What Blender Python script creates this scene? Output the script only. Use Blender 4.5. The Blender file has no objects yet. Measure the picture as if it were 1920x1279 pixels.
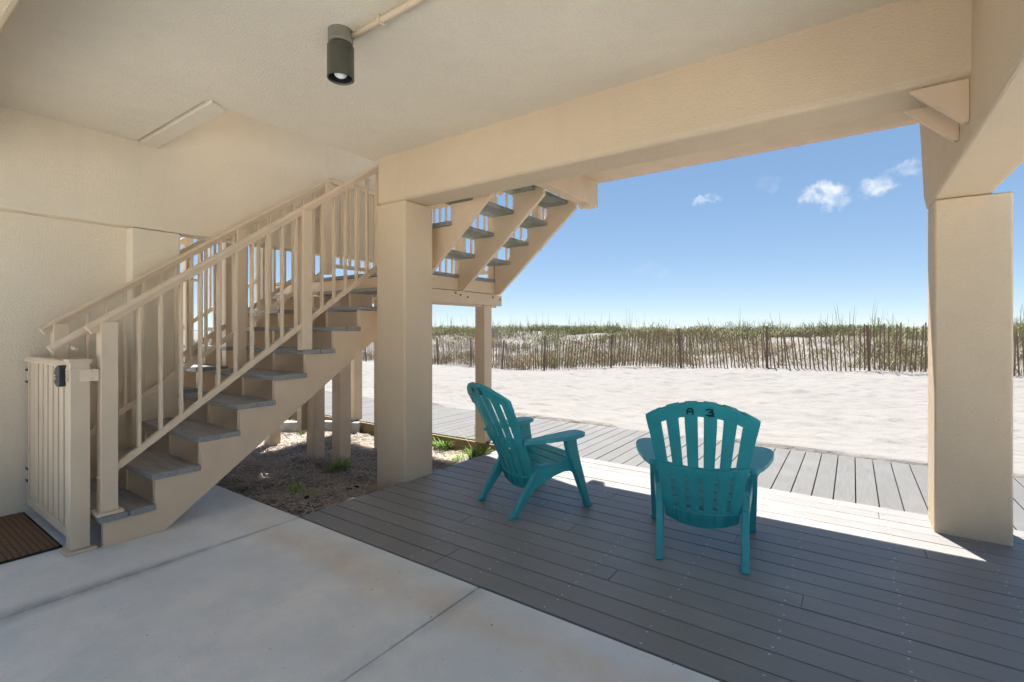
import bpy, bmesh, math, random
import numpy as np
from mathutils import Vector, Matrix, noise as mnoise

random.seed(11)
rng = np.random.default_rng(11)
S = bpy.context.scene
C = S.collection
R = math.radians

# ------------------------------------------------------------------ camera
CAM_H, CAM_A = 1.31, R(35.0)
cam = bpy.data.cameras.new('camera')
cam.sensor_width = 36.0
cam.lens = 913.0 / 1920.0 * 36.0
cam.shift_y = -21.0 / 1920.0
cam.clip_start = 0.05
cam.clip_end = 9000
cam_o = bpy.data.objects.new('camera', cam)
cam_o.location = (0, 0, CAM_H)
cam_o.rotation_euler = (R(90), 0, CAM_A)
C.objects.link(cam_o)
S.camera = cam_o

# ------------------------------------------------------------------ sky, sun, exposure
SUN_EL, SUN_AZ = R(66), R(27.6)            # azimuth: from +Y towards -X
SUN_DIR = Vector((-math.sin(SUN_AZ) * math.cos(SUN_EL), math.cos(SUN_AZ) * math.cos(SUN_EL), math.sin(SUN_EL)))
SKY_STRENGTH, SUN_STRENGTH, EXPOSURE = 0.054, 2.0, 2.72

world = bpy.data.worlds.new('World')
S.world = world
world.use_nodes = True
wn, wl = world.node_tree.nodes, world.node_tree.links
for n in list(wn): wn.remove(n)
w_out = wn.new('ShaderNodeOutputWorld')
w_bg = wn.new('ShaderNodeBackground')
w_sky = wn.new('ShaderNodeTexSky')
w_sky.sky_type = 'NISHITA'
w_sky.sun_disc = False
w_sky.sun_elevation = SUN_EL
w_sky.sun_rotation = -SUN_AZ
w_sky.air_density = 0.55
w_sky.dust_density = 0.0
w_sky.ozone_density = 2.4
w_bg.inputs['Strength'].default_value = SKY_STRENGTH


def wmath(op, a, b=None, c=None):
    n = wn.new('ShaderNodeMath'); n.operation = op
    for i, v in enumerate((a, b, c)):
        if v is None: continue
        if isinstance(v, (int, float)): n.inputs[i].default_value = v
        else: wl.new(v, n.inputs[i])
    return n.outputs[0]


# scattered fair-weather clouds: small cumulus puffs placed by compass direction and elevation
w_geo = wn.new('ShaderNodeTexCoord')
w_noise = wn.new('ShaderNodeTexNoise'); w_noise.inputs['Scale'].default_value = 26; w_noise.inputs['Detail'].default_value = 7
w_noise.inputs['Roughness'].default_value = 0.62
wl.new(w_geo.outputs['Generated'], w_noise.inputs['Vector'])
w_warp = wn.new('ShaderNodeVectorMath'); w_warp.operation = 'MULTIPLY_ADD'
w_c = wn.new('ShaderNodeVectorMath'); w_c.operation = 'SUBTRACT'; w_c.inputs[1].default_value = (.5, .5, .5)
wl.new(w_noise.outputs['Color'], w_c.inputs[0])
wl.new(w_c.outputs[0], w_warp.inputs[0]); w_warp.inputs[1].default_value = (.06, .06, .06)
wl.new(w_geo.outputs['Generated'], w_warp.inputs[2])


def cloud_dir(px, py):
    u, v = (px - 960) / 913.0, -(py - 618.5) / 913.0
    return Vector((-math.sin(CAM_A) + u * math.cos(CAM_A), math.cos(CAM_A) + u * math.sin(CAM_A), v)).normalized()


CLOUDS = [(1541, 366, 27, 19, .95), (1568, 378, 18, 9, .5), (1648, 350, 27, 17, .75), (1694, 317, 19, 8, .42), (1320, 374, 22, 8, .7),
          (1440, 345, 15, 13, .12), (1225, 505, 34, 12, .12)]
acc = None
for cl in CLOUDS:
    d = cloud_dir(cl[0], cl[1])
    up = Vector((0, 0, 1)); side = d.cross(up).normalized(); upv = side.cross(d).normalized()
    rx, ry, op = cl[2] / 1000.0, cl[3] / 1000.0, cl[4]
    comps = []
    for ax, rr in ((side, rx), (upv, ry)):
        n = wn.new('ShaderNodeVectorMath'); n.operation = 'DOT_PRODUCT'
        wl.new(w_warp.outputs[0], n.inputs[0]); n.inputs[1].default_value = ax / rr
        comps.append(wmath('POWER', wmath('ABSOLUTE', n.outputs['Value']), 2.0))
    fr = wn.new('ShaderNodeVectorMath'); fr.operation = 'DOT_PRODUCT'
    wl.new(w_warp.outputs[0], fr.inputs[0]); fr.inputs[1].default_value = d
    front = wmath('GREATER_THAN', fr.outputs['Value'], 0.0)
    m = wn.new('ShaderNodeMapRange'); m.interpolation_type = 'SMOOTHSTEP'
    m.inputs[1].default_value = 2.0; m.inputs[2].default_value = 0.0; m.inputs[3].default_value = 0; m.inputs[4].default_value = op
    wl.new(wmath('ADD', comps[0], comps[1]), m.inputs[0])
    val = wmath('MULTIPLY', m.outputs[0], front)
    acc = val if acc is None else wmath('MAXIMUM', acc, val)
w_n2 = wn.new('ShaderNodeTexNoise'); w_n2.inputs['Scale'].default_value = 55; w_n2.inputs['Detail'].default_value = 6
wl.new(w_geo.outputs['Generated'], w_n2.inputs['Vector'])
w_cr = wn.new('ShaderNodeMapRange'); w_cr.inputs[1].default_value = .30; w_cr.inputs[2].default_value = .66
wl.new(w_n2.outputs['Fac'], w_cr.inputs[0])
cloud_fac = wmath('MULTIPLY', acc, w_cr.outputs[0])
w_mix = wn.new('ShaderNodeMix'); w_mix.data_type = 'RGBA'
wl.new(cloud_fac, w_mix.inputs['Factor'])
w_gam = wn.new('ShaderNodeGamma'); w_gam.inputs[1].default_value = .5      # evens out zenith and horizon
w_hsv = wn.new('ShaderNodeHueSaturation'); w_hsv.inputs['Saturation'].default_value = 1.42
wl.new(w_sky.outputs[0], w_gam.inputs[0]); wl.new(w_gam.outputs[0], w_hsv.inputs['Color'])
wl.new(w_hsv.outputs[0], w_mix.inputs[6])
w_mix.inputs[7].default_value = (2.9, 3.0, 3.1, 1)
wl.new(w_mix.outputs[2], w_bg.inputs['Color'])
wl.new(w_bg.outputs[0], w_out.inputs[0])

sun = bpy.data.lights.new('sun', 'SUN')
sun.energy = SUN_STRENGTH
sun.angle = R(0.53)
sun.color = (1.0, 0.95, 0.87)
sun_o = bpy.data.objects.new('sun', sun)
sun_o.rotation_euler = SUN_DIR.to_track_quat('Z', 'Y').to_euler()
sun_o.location = (0, 0, 30)
C.objects.link(sun_o)

S.view_settings.view_transform = 'Standard'
S.view_settings.look = 'None'
S.view_settings.exposure = EXPOSURE
S.view_settings.gamma = 1.0
S.view_settings.use_curve_mapping = False
S.render.engine = 'CYCLES'
cy = S.cycles
cy.max_bounces = 8
cy.diffuse_bounces = 6
cy.glossy_bounces = 4
cy.use_adaptive_sampling = True
cy.adaptive_threshold = .03
cy.use_denoising = True
cy.denoiser = 'OPENIMAGEDENOISE'
cy.caustics_reflective = False
cy.caustics_refractive = False
cy.sample_clamp_indirect = 6.0


# ------------------------------------------------------------------ materials
def new_mat(name):
    m = bpy.data.materials.new(name); m.use_nodes = True
    nt = m.node_tree
    return m, nt, nt.nodes['Principled BSDF']


class NT:
    def __init__(s, nt): s.nt = nt
    def n(s, t, **k):
        o = s.nt.nodes.new(t)
        for a, b in k.items(): setattr(o, a, b)
        return o
    def link(s, a, b): s.nt.links.new(a, b)
    def coord(s, kind='Object', scale=(1, 1, 1), loc=(0, 0, 0)):
        tc = s.n('ShaderNodeTexCoord'); mp = s.n('ShaderNodeMapping')
        mp.inputs['Scale'].default_value = scale; mp.inputs['Location'].default_value = loc
        s.link(tc.outputs[kind], mp.inputs[0]); return mp.outputs[0]
    def world(s, scale=(1, 1, 1)):
        g = s.n('ShaderNodeNewGeometry'); mp = s.n('ShaderNodeMapping')
        mp.inputs['Scale'].default_value = scale
        s.link(g.outputs['Position'], mp.inputs[0]); return mp.outputs[0]
    def noise(s, vec, scale, detail=4, rough=.55, dist=0):
        t = s.n('ShaderNodeTexNoise'); t.inputs['Scale'].default_value = scale
        t.inputs['Detail'].default_value = detail; t.inputs['Roughness'].default_value = rough
        t.inputs['Distortion'].default_value = dist
        s.link(vec, t.inputs['Vector']); return t.outputs['Fac']
    def ramp(s, fac, stops):
        r = s.n('ShaderNodeValToRGB'); e = r.color_ramp.elements
        while len(e) < len(stops): e.new(.5)
        for el, (p, c) in zip(e, stops):
            el.position = p; el.color = (*c, 1) if len(c) == 3 else c
        s.link(fac, r.inputs[0]); return r.outputs[0]
    def rng(s, fac, a, b, c=0, d=1):
        r = s.n('ShaderNodeMapRange')
        for i, v in enumerate((a, b, c, d)): r.inputs[i + 1].default_value = v
        s.link(fac, r.inputs[0]); return r.outputs[0]
    def mix(s, fac, a, b, mode='MIX'):
        m = s.n('ShaderNodeMix', data_type='RGBA', blend_type=mode)
        for sock, v in ((m.inputs['Factor'], fac), (m.inputs[6], a), (m.inputs[7], b)):
            if isinstance(v, (int, float)): sock.default_value = v
            elif isinstance(v, tuple): sock.default_value = (*v, 1)
            else: s.link(v, sock)
        return m.outputs[2]
    def math(s, op, a, b=None):
        m = s.n('ShaderNodeMath', operation=op)
        for i, v in enumerate((a, b)):
            if v is None: continue
            if isinstance(v, (int, float)): m.inputs[i].default_value = v
            else: s.link(v, m.inputs[i])
        return m.outputs[0]
    def bump(s, h, strength, dist, normal=None):
        b = s.n('ShaderNodeBump'); b.inputs['Strength'].default_value = strength; b.inputs['Distance'].default_value = dist
        s.link(h, b.inputs['Height'])
        if normal is not None: s.link(normal, b.inputs['Normal'])
        return b.outputs[0]


def mul(c, k): return tuple(min(1, x * k) for x in c)


def stucco(name, col, scale=115, strength=.42, dirt=.06):
    m, nt, b = new_mat(name); t = NT(nt)
    v = t.world()
    big = t.noise(v, 1.3, 4)
    mid = t.noise(v, 9, 3)
    c = t.mix(t.rng(big, .3, .7), mul(col, 1 - dirt), mul(col, 1 + dirt * .6))
    c = t.mix(t.rng(mid, .35, .75, 0, .25), c, mul(col, .9))
    dr = t.noise(t.world((4, 4, .5)), 1.6, 5, .6)
    c = t.mix(t.rng(dr, .55, .8, 0, .22), c, mul(col, .74))
    b.inputs['Roughness'].default_value = .93
    b.inputs['Specular IOR Level'].default_value = .2
    n1 = t.noise(v, scale, 4, .6, .6)
    n1 = t.rng(n1, .35, .68)
    c = t.mix(t.rng(n1, 0, 1, .22, 0), c, mul(col, .72))
    t.link(c, b.inputs['Base Color'])
    t.link(t.bump(n1, strength, .009), b.inputs['Normal'])
    return m


def painted(name, col, rough=.55):
    m, nt, b = new_mat(name); t = NT(nt)
    v = t.world()
    n = t.noise(v, 5, 5)
    c = t.mix(t.rng(n, .3, .75), col, mul(col, .88))
    n2 = t.noise(t.world((30, 30, 6)), 4, 3)
    c = t.mix(t.rng(n2, .62, .8, 0, .25), c, mul(col, .7))
    oi = t.n('ShaderNodeObjectInfo')
    c = t.mix(t.rng(oi.outputs['Random'], 0, 1, 0, .12), c, mul(col, .82))
    t.link(c, b.inputs['Base Color'])
    b.inputs['Roughness'].default_value = rough
    b.inputs['Specular IOR Level'].default_value = .35
    t.link(t.bump(t.noise(v, 70, 3), .18, .003), b.inputs['Normal'])
    return m


def decking(name, col, axis, grooves=True):
    """composite board: streaks and fine ridges along the board"""
    m, nt, b = new_mat(name); t = NT(nt)
    sc = (1.4, 40, 40) if axis == 'x' else (40, 1.4, 40)
    v = t.world(sc)
    st = t.noise(v, 3.0, 5, .65)
    sc2 = (6, 150, 150) if axis == 'x' else (150, 6, 150)
    fi = t.noise(t.world(sc2), 1.5, 3, .6)
    oi = t.n('ShaderNodeObjectInfo')
    c = t.mix(t.rng(st, .3, .72), mul(col, .80), mul(col, 1.14))
    c = t.mix(t.rng(fi, .35, .7, 0, .45), c, mul(col, .72))
    c = t.mix(t.rng(oi.outputs['Random'], 0, 1, 0, .55), c, mul(col, .74))
    blot = t.noise(t.world(), 2.4, 4)
    c = t.mix(t.rng(blot, .5, .8, 0, .35), c, mul(col, 1.45))
    sand = t.noise(t.world(), 60, 3, .7)
    c = t.mix(t.rng(sand, .66, .78, 0, .35), c, mul(col, 1.9))
    t.link(c, b.inputs['Base Color'])
    t.link(t.rng(st, .3, .7, .40, .55), b.inputs['Roughness'])
    b.inputs['Specular IOR Level'].default_value = .6
    b.inputs['IOR'].default_value = 1.5
    t.link(t.bump(t.math('ADD', fi, t.math('MULTIPLY', st, .5)), .5, .002), b.inputs['Normal'])
    return m


def weathered(name, col, axis, moss=0.0):
    m, nt, b = new_mat(name); t = NT(nt)
    sc = {'x': (2, 45, 45), 'y': (45, 2, 45)}[axis]
    st = t.noise(t.world(sc), 1.6, 6, .7)
    oi = t.n('ShaderNodeObjectInfo')
    c = t.ramp(st, [(.25, mul(col, .55)), (.5, col), (.78, mul(col, 1.3))])
    c = t.mix(t.rng(oi.outputs['Random'], 0, 1, 0, .35), c, mul(col, .72))
    if moss:
        n = t.noise(t.world(), 7, 4)
        c = t.mix(t.rng(n, .45, .62, 0, moss), c, (.12, .15, .05))
    t.link(c, b.inputs['Base Color'])
    b.inputs['Roughness'].default_value = .85
    t.link(t.bump(st, .6, .004), b.inputs['Normal'])
    return m


def simple(name, col, rough=.6, metal=0, var=.15, scale=12, bump=.1):
    m, nt, b = new_mat(name); t = NT(nt)
    n = t.noise(t.coord('Object'), scale, 4)
    t.link(t.mix(t.rng(n, .3, .7), mul(col, 1 - var), mul(col, 1 + var)), b.inputs['Base Color'])
    b.inputs['Roughness'].default_value = rough
    b.inputs['Metallic'].default_value = metal
    if bump: t.link(t.bump(t.noise(t.coord('Object'), scale * 5, 3), bump, .003), b.inputs['Normal'])
    return m


M = {}
CREAM = (.68, .545, .385)
M['stucco'] = stucco('stucco_cream', CREAM)
M['stucco_wall'] = stucco('stucco_wall', (.84, .74, .58), 110, .45)
M['ceiling'] = stucco('stucco_ceiling', (.88, .79, .64), 105, .5)
M['trim'] = painted('painted_wood_trim', (.70, .54, .375))
M['rail'] = painted('painted_rail', (.70, .56, .40), .42)
M['deck'] = decking('composite_deck_shaded', (.255, .248, .242), 'x')  # lighter copy of the board colour, lifted for the shaded deck
M['walk'] = decking('composite_walk_sunlit', (.143, .138, .131), 'y')  # same boards as the deck, colour darkened to offset full sun
M['tread'] = weathered('weathered_tread', (.30, .295, .285), 'x')
M['tread_up'] = weathered('weathered_mossy_tread', (.30, .31, .29), 'y', .5)
M['dark'] = simple('dark_underside', (.05, .045, .04), .9)
M['lamp'] = simple('lamp_body', (.085, .085, .065), .4, .3, .08)
M['lampbase'] = simple('lamp_base', (.20, .19, .155), .6)
M['lampin'] = simple('lamp_inside', (.02, .02, .022), .25)
M['latch'] = simple('latch_black', (.012, .016, .02), .35)
M['steel'] = simple('steel', (.6, .6, .6), .35, .9)
M['retain'] = weathered('mossy_retaining_board', (.24, .17, .09), 'x', .75)
M['curb'] = simple('grey_curb', (.33, .34, .33), .9, 0, .2, 8, .4)
M['ink'] = simple('marker_ink', (.008, .02, .022), .5)
M['pinkp'] = simple('pink_plastic', (.75, .06, .18), .4)
M['signgrey'] = simple('weathered_board', (.32, .28, .26), .9)
M['cone'] = simple('pine_cone_dark', (.018, .015, .013), .9, 0, .4, 30, .8)

# bulb glass (unlit)
m, nt, b = new_mat('bulb_glass'); t = NT(nt)
t.link(t.mix(t.rng(t.noise(t.coord(), 6, 2), .3, .7), (.82, .82, .8), (.9, .9, .88)), b.inputs['Base Color'])
b.inputs['Roughness'].default_value = .2
M['bulb'] = m

# chair plastic
m, nt, b = new_mat('teal_resin'); t = NT(nt)
v = t.coord('Object')
n = t.noise(v, 4, 5); n2 = t.noise(v, 60, 3, .7)
c = t.mix(t.rng(n, .3, .7), (.026, .285, .315), (.036, .345, .375))
c = t.mix(t.rng(n2, .55, .8, 0, .22), c, (.14, .42, .42))
t.link(c, b.inputs['Base Color'])
t.link(t.rng(n, .3, .7, .34, .46), b.inputs['Roughness'])
b.inputs['Specular IOR Level'].default_value = .5
t.link(t.bump(t.noise(v, 220, 2), .08, .001), b.inputs['Normal'])
M['teal'] = m

# concrete: mottled, with rusty drips near the edge, dark damp stain along the left joint
m, nt, b = new_mat('concrete'); t = NT(nt)
v = t.world()
n1 = t.noise(v, .9, 5, .6, .5); n2 = t.noise(v, 3.5, 6, .65); n3 = t.noise(v, 45, 4, .65)
c = t.mix(t.rng(n1, .33, .68), (.68, .715, .72), (.88, .86, .80))
c = t.mix(t.rng(n2, .40, .70, 0, .75), c, (.62, .665, .675))
c = t.mix(t.rng(n3, .5, .78, 0, .35), c, (.78, .76, .72))
g = t.n('ShaderNodeNewGeometry'); sp = t.n('ShaderNodeSeparateXYZ'); t.link(g.outputs['Position'], sp.inputs[0])
wob = t.math('MULTIPLY', t.math('SUBTRACT', t.noise(v, 2.2, 4), .5), .35)
# tan band a hand's breadth inside the deck edge
dy = t.math('ABSOLUTE', t.math('SUBTRACT', t.math('ADD', sp.outputs['Y'], wob), 1.70))
band = t.math('MULTIPLY', t.rng(dy, .17, .03), t.rng(sp.outputs['X'], -3.6, -2.9))
c = t.mix(t.math('MULTIPLY', band, t.rng(n2, .3, .65, .2, .85)), c, (.70, .60, .47))
c = t.mix(t.math('MULTIPLY', t.rng(t.noise(v, 1.4, 3, .5, 1.0),   .6, .72), .16), c, (.66, .56, .44))
# damp stain on the long joint
dx = t.math('ABSOLUTE', t.math('ADD', sp.outputs['X'], t.math('ADD', 3.165, t.math('MULTIPLY', wob, .16))))
wid = t.rng(sp.outputs['Y'], 1.75, .35, .012, .085)
damp = t.math('MULTIPLY', t.math('MULTIPLY', t.rng(t.math('DIVIDE', dx, wid), 1.5, .2), t.rng(t.noise(v, 6, 5, .7), .28, .6, .35, 1)), t.rng(sp.outputs['Y'], 1.95, .9, .3, .8))
c = t.mix(damp, c, (.25, .28, .275))
dx2 = t.math('ABSOLUTE', t.math('ADD', sp.outputs['X'], 1.56))
c = t.mix(t.math('MULTIPLY', t.rng(dx2, .09, .01), t.rng(n2, .35, .7, .05, .55)), c, (.36, .375, .37))
n4 = t.noise(v, 130, 3, .7)
c = t.mix(t.rng(n4, .52, .75, 0, .5), c, (.48, .47, .44))
vo = t.n('ShaderNodeTexVoronoi', feature='DISTANCE_TO_EDGE'); vo.inputs['Scale'].default_value = .55
vw = t.n('ShaderNodeVectorMath', operation='MULTIPLY_ADD'); nz = t.n('ShaderNodeTexNoise'); nz.inputs['Scale'].default_value = 3; nz.inputs['Detail'].default_value = 6
t.link(v, nz.inputs['Vector']); t.link(nz.outputs['Color'], vw.inputs[0]); vw.inputs[1].default_value = (.5, .5, .5); t.link(v, vw.inputs[2]); t.link(vw.outputs[0], vo.inputs['Vector'])
crack = t.math('MULTIPLY', t.rng(vo.outputs['Distance'], .006, .0015), t.rng(n1, .5, .62, 0, .12))
c = t.mix(crack, c, (.30, .29, .27))
c = t.mix(t.rng(t.noise(v, 34, 2, .8), .715, .74, 0, .8), c, (.10, .09, .08))
t.link(c, b.inputs['Base Color'])
t.link(t.rng(n2, .3, .7, .34, .5), b.inputs['Roughness'])
b.inputs['Specular IOR Level'].default_value = .7
t.link(t.bump(t.math('ADD', n3, t.noise(v, 160, 2)), .18, .002), b.inputs['Normal'])
M['concrete'] = m

# sand
m, nt, b = new_mat('white_sand'); t = NT(nt)
v = t.world()
n1 = t.noise(v, .5, 4); n2 = t.noise(v, 5, 5, .6); n3 = t.noise(v, 30, 3, .6)
c = t.mix(t.rng(n1, .3, .7), (.217, .210, .203), (.240, .234, .228))
c = t.mix(t.rng(n2, .45, .75, 0, .4), c, (.204, .193, .181))
c = t.mix(t.rng(t.noise(v, 9, 2, .8), .735, .76, 0, .5), c, (.20, .16, .12))
t.link(c, b.inputs['Base Color'])
b.inputs['Roughness'].default_value = 1.0
b.inputs['Specular IOR Level'].default_value = .1
h = t.math('ADD', t.math('MULTIPLY', t.noise(t.world((1, 1.5, 1)), 4.2, 3, .5), 1.6), t.math('MULTIPLY', n3, .25))
t.link(t.bump(h, .7, .05), b.inputs['Normal'])
M['sand'] = m

# mulch soil
m, nt, b = new_mat('mulch_soil'); t = NT(nt)
v = t.world()
n1 = t.noise(v, 3, 5, .65); n2 = t.noise(v, 40, 4, .7)
c = t.mix(t.rng(n1, .4, .62), (.17, .145, .12), (.36, .32, .27))
c = t.mix(t.rng(n2, .45, .7, 0, .7), c, (.08, .066, .055))
t.link(c, b.inputs['Base Color']); b.inputs['Roughness'].default_value = 1
t.link(t.bump(n2, .9, .03), b.inputs['Normal'])
M['soil'] = m

# coir mat
m, nt, b = new_mat('coir'); t = NT(nt)
v = t.world()
wv = t.n('ShaderNodeTexWave'); wv.wave_type = 'BANDS'; wv.bands_direction = 'X'
wv.inputs['Scale'].default_value = 9; wv.inputs['Distortion'].default_value = 1.2; wv.inputs['Detail'].default_value = 3
t.link(v, wv.inputs['Vector'])
n = t.noise(v, 70, 4, .7)
c = t.mix(n, (.07, .04, .024), (.42, .235, .11))
wv2 = t.n('ShaderNodeTexWave', wave_type='BANDS', bands_direction='Y'); wv2.inputs['Scale'].default_value = 11; wv2.inputs['Distortion'].default_value = 1.2; wv2.inputs['Detail'].default_value = 2
t.link(v, wv2.inputs['Vector'])
c = t.mix(t.rng(t.math('MAXIMUM', wv.outputs['Fac'], wv2.outputs['Fac']), .55, .95, 0, .8), c, (.08, .05, .03))
t.link(c, b.inputs['Base Color']); b.inputs['Roughness'].default_value = 1
t.link(t.bump(t.math('ADD', n, wv.outputs['Fac']), 1.0, .01), b.inputs['Normal'])
M['coir'] = m
M['bounce_paving'] = simple('bright_bounce_paving', (.80, .79, .76), .95, 0, .06, 3, .3)  # bright unseen paving, added to bounce sun under the ceiling
M['mat_edge'] = simple('mat_edge', (.015, .013, .012), .9)


def leafmat(name, cols, trans=.25):
    m, nt, b = new_mat(name); t = NT(nt)
    g = t.n('ShaderNodeNewGeometry')
    n = t.noise(t.world(), 2.2, 3)
    f = t.math('ADD', t.math('MULTIPLY', g.outputs['Random Per Island'], .6), t.math('MULTIPLY', n, .5))
    k = len(cols) - 1
    t.link(t.ramp(f, [(.15 + .75 * i / k, c) for i, c in enumerate(cols)]), b.inputs['Base Color'])
    b.inputs['Roughness'].default_value = .7
    b.inputs['Specular IOR Level'].default_value = .25
    return m


M['grass_green'] = leafmat('dune_grass_green', [(.10, .12, .05), (.17, .185, .08), (.27, .26, .125), (.40, .34, .19)])
M['grass_dry'] = leafmat('dune_grass_dry', [(.20, .145, .095), (.33, .25, .16), (.48, .385, .26), (.27, .26, .14)])
M['oats'] = leafmat('sea_oat_stalk', [(0.208, 0.160, 0.080), (0.384, 0.304, 0.144)])
M['tuft'] = leafmat('tuft_green', [(.09, .22, .03), (.17, .33, .06), (.30, .43, .12), (.42, .40, .18)])
M['straw'] = leafmat('pine_straw', [(.16, .13, .11), (.36, .31, .27), (.62, .57, .52), (.34, .21, .12)])
M['slat'] = simple('fence_slat', (.22, .155, .11), .9, 0, .35, 3, .2)
M['post'] = simple('fence_post', (.19, .13, .09), .9)

# sea
m, nt, b = new_mat('sea_water'); t = NT(nt)
n = t.noise(t.world((.02, .1, 1)), 1, 4)
t.link(t.mix(n, (.02, .10, .13), (.03, .16, .2)), b.inputs['Base Color'])
b.inputs['Roughness'].default_value = .25
t.link(t.bump(n, .5, .5), b.inputs['Normal'])
M['sea'] = m


# ------------------------------------------------------------------ mesh helpers
class MB:
    """collects geometry that becomes ONE mesh object"""
    def __init__(s): s.v, s.f = [], []
    def poly(s, pts, faces):
        o = len(s.v); s.v += [tuple(p) for p in pts]; s.f += [tuple(i + o for i in f) for f in faces]; return s
    def box(s, x0, x1, y0, y1, z0, z1):
        p = [(x, y, z) for z in (z0, z1) for y in (y0, y1) for x in (x0, x1)]
        return s.poly(p, [(0, 2, 3, 1), (4, 5, 7, 6), (0, 1, 5, 4), (2, 6, 7, 3), (0, 4, 6, 2), (1, 3, 7, 5)])
    def prism(s, pts2, axis, a, b):
        """extrude a 2D outline (counter-clockwise) along an axis from a to b"""
        def mk(p, k):
            return {'x': (k, p[0], p[1]), 'y': (p[0], k, p[1]), 'z': (p[0], p[1], k)}[axis]
        n = len(pts2)
        pts = [mk(p, a) for p in pts2] + [mk(p, b) for p in pts2]
        fs = [tuple(range(n)), tuple(range(2 * n - 1, n - 1, -1))] + [(i, i + n, (i + 1) % n + n, (i + 1) % n) for i in range(n)]
        return s.poly(pts, fs)
    def loft(s, rings, cap=True):
        n = len(rings[0]); pts = [p for r in rings for p in r]; fs = []
        for k in range(len(rings) - 1):
            for i in range(n):
                j = (i + 1) % n
                fs.append((k * n + i, k * n + j, (k + 1) * n + j, (k + 1) * n + i))
        if cap:
            fs.append(tuple(range(n - 1, -1, -1))); fs.append(tuple(range((len(rings) - 1) * n, len(rings) * n)))
        return s.poly(pts, fs)
    def bar(s, p, q, w, h, side=(1, 0, 0)):
        """straight bar between two points, w across along `side`, h the other way"""
        p, q = Vector(p), Vector(q); d = (q - p).normalized(); sd = Vector(side)
        sd = (sd - d * sd.dot(d)).normalized(); up = d.cross(sd)
        rings = []
        for c in (p, q):
            rings.append([tuple(c + sd * (a * w / 2) + up * (b * h / 2)) for a, b in ((-1, -1), (1, -1), (1, 1), (-1, 1))])
        return s.loft(rings)
    def tube(s, pts, r, n=10):
        rings = []
        pts = [Vector(p) for p in pts]
        for i, p in enumerate(pts):
            d = (pts[min(i + 1, len(pts) - 1)] - pts[max(i - 1, 0)]).normalized()
            a = d.orthogonal().normalized(); b = d.cross(a)
            rr = r[i] if isinstance(r, (list, tuple)) else r
            rings.append([tuple(p + a * (math.cos(t) * rr) + b * (math.sin(t) * rr)) for t in [2 * math.pi * k / n for k in range(n)]])
        return s.loft(rings)
    def lathe(s, prof, c, n=24, cap=False):
        rings = [[(c[0] + r * math.cos(2 * math.pi * k / n), c[1] + r * math.sin(2 * math.pi * k / n), c[2] + z) for k in range(n)] for r, z in prof]
        return s.loft(rings, cap)
    def build(s, name, mat, parent=None, bevel=0, seg=2, smooth=False, recalc=True, link=True):
        me = bpy.data.meshes.new(name); me.from_pydata(s.v, [], s.f); me.update()
        if recalc:
            bm = bmesh.new(); bm.from_mesh(me); bmesh.ops.recalc_face_normals(bm, faces=bm.faces); bm.to_mesh(me); bm.free()
        if mat is not None: me.materials.append(M[mat] if isinstance(mat, str) else mat)
        if smooth: me.polygons.foreach_set('use_smooth', [True] * len(me.polygons))
        o = bpy.data.objects.new(name, me)
        C.objects.link(o)
        if parent is not None: o.parent = parent
        if bevel:
            b = o.modifiers.new('bevel', 'BEVEL'); b.width = bevel; b.segments = seg; b.limit_method = 'ANGLE'; b.angle_limit = R(40)
        return o


def tag(o, label=None, cat=None, group=None, kind=None):
    for k, v in (('label', label), ('category', cat), ('group', group), ('kind', kind)):
        if v: o[k] = v
    return o


def empty(name, loc=(0, 0, 0), rz=0):
    o = bpy.data.objects.new(name, None); o.location = loc; o.rotation_euler = (0, 0, rz); o.empty_display_size = .1
    C.objects.link(o); return o


def inst(src, name, parent=None, loc=None, rot=None, scale=None):
    o = bpy.data.objects.new(name, src.data if hasattr(src, 'data') else src); C.objects.link(o)
    if hasattr(src, 'modifiers'):
        for md in src.modifiers:
            if md.type == 'BEVEL':
                b = o.modifiers.new('bevel', 'BEVEL'); b.width = md.width; b.segments = md.segments; b.limit_method = 'ANGLE'; b.angle_limit = md.angle_limit
    if parent is not None: o.parent = parent
    if loc is not None: o.location = loc
    if rot is not None: o.rotation_euler = rot
    if scale is not None: o.scale = scale
    return o


def copy_tree(o, parent=None):
    c = o.copy(); C.objects.link(c); c.parent = parent
    for ch in list(o.children): copy_tree(ch, c)
    return c


def at(px, py, d):
    """point at camera depth d seen at a photo pixel (used only to read positions off the photograph)"""
    u, v = (px - 960) / 913.0, -(py - 618.5) / 913.0
    sa, ca = math.sin(CAM_A), math.cos(CAM_A)
    return Vector((d * (-sa + u * ca), d * (ca + u * sa), CAM_H + d * v))


# ------------------------------------------------------------------ ground: sand with dune
FENCE_CTRL = [(-900, 60), (200, 40), (520, 31), (660, 28), (840, 24.5), (1000, 19.2), (1210, 17.4), (1420, 15.2), (1600, 13.4), (1740, 12.6), (1930, 12.0), (2600, 11.6), (6000, 11.6)]
fence_pts = np.array([[at(px, 618.5, d).x, at(px, 618.5, d).y] for px, d in FENCE_CTRL])


def fence_dist(x, y):
    """signed distance beyond the fence line (positive on the dune side)"""
    P = np.stack([x, y], -1)
    best = np.full(x.shape, 1e9); sgn = np.ones(x.shape)
    for a, b in zip(fence_pts[:-1], fence_pts[1:]):
        d = b - a; L = d @ d
        t_ = np.clip(((P - a) @ d) / L, 0, 1)
        q = a + t_[..., None] * d
        dd = np.hypot(P[..., 0] - q[..., 0], P[..., 1] - q[..., 1])
        cr = d[0] * (P[..., 1] - a[1]) - d[1] * (P[..., 0] - a[0])
        m_ = dd < best
        best = np.where(m_, dd, best); sgn = np.where(m_, np.sign(cr), sgn)
    return best * sgn


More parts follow.
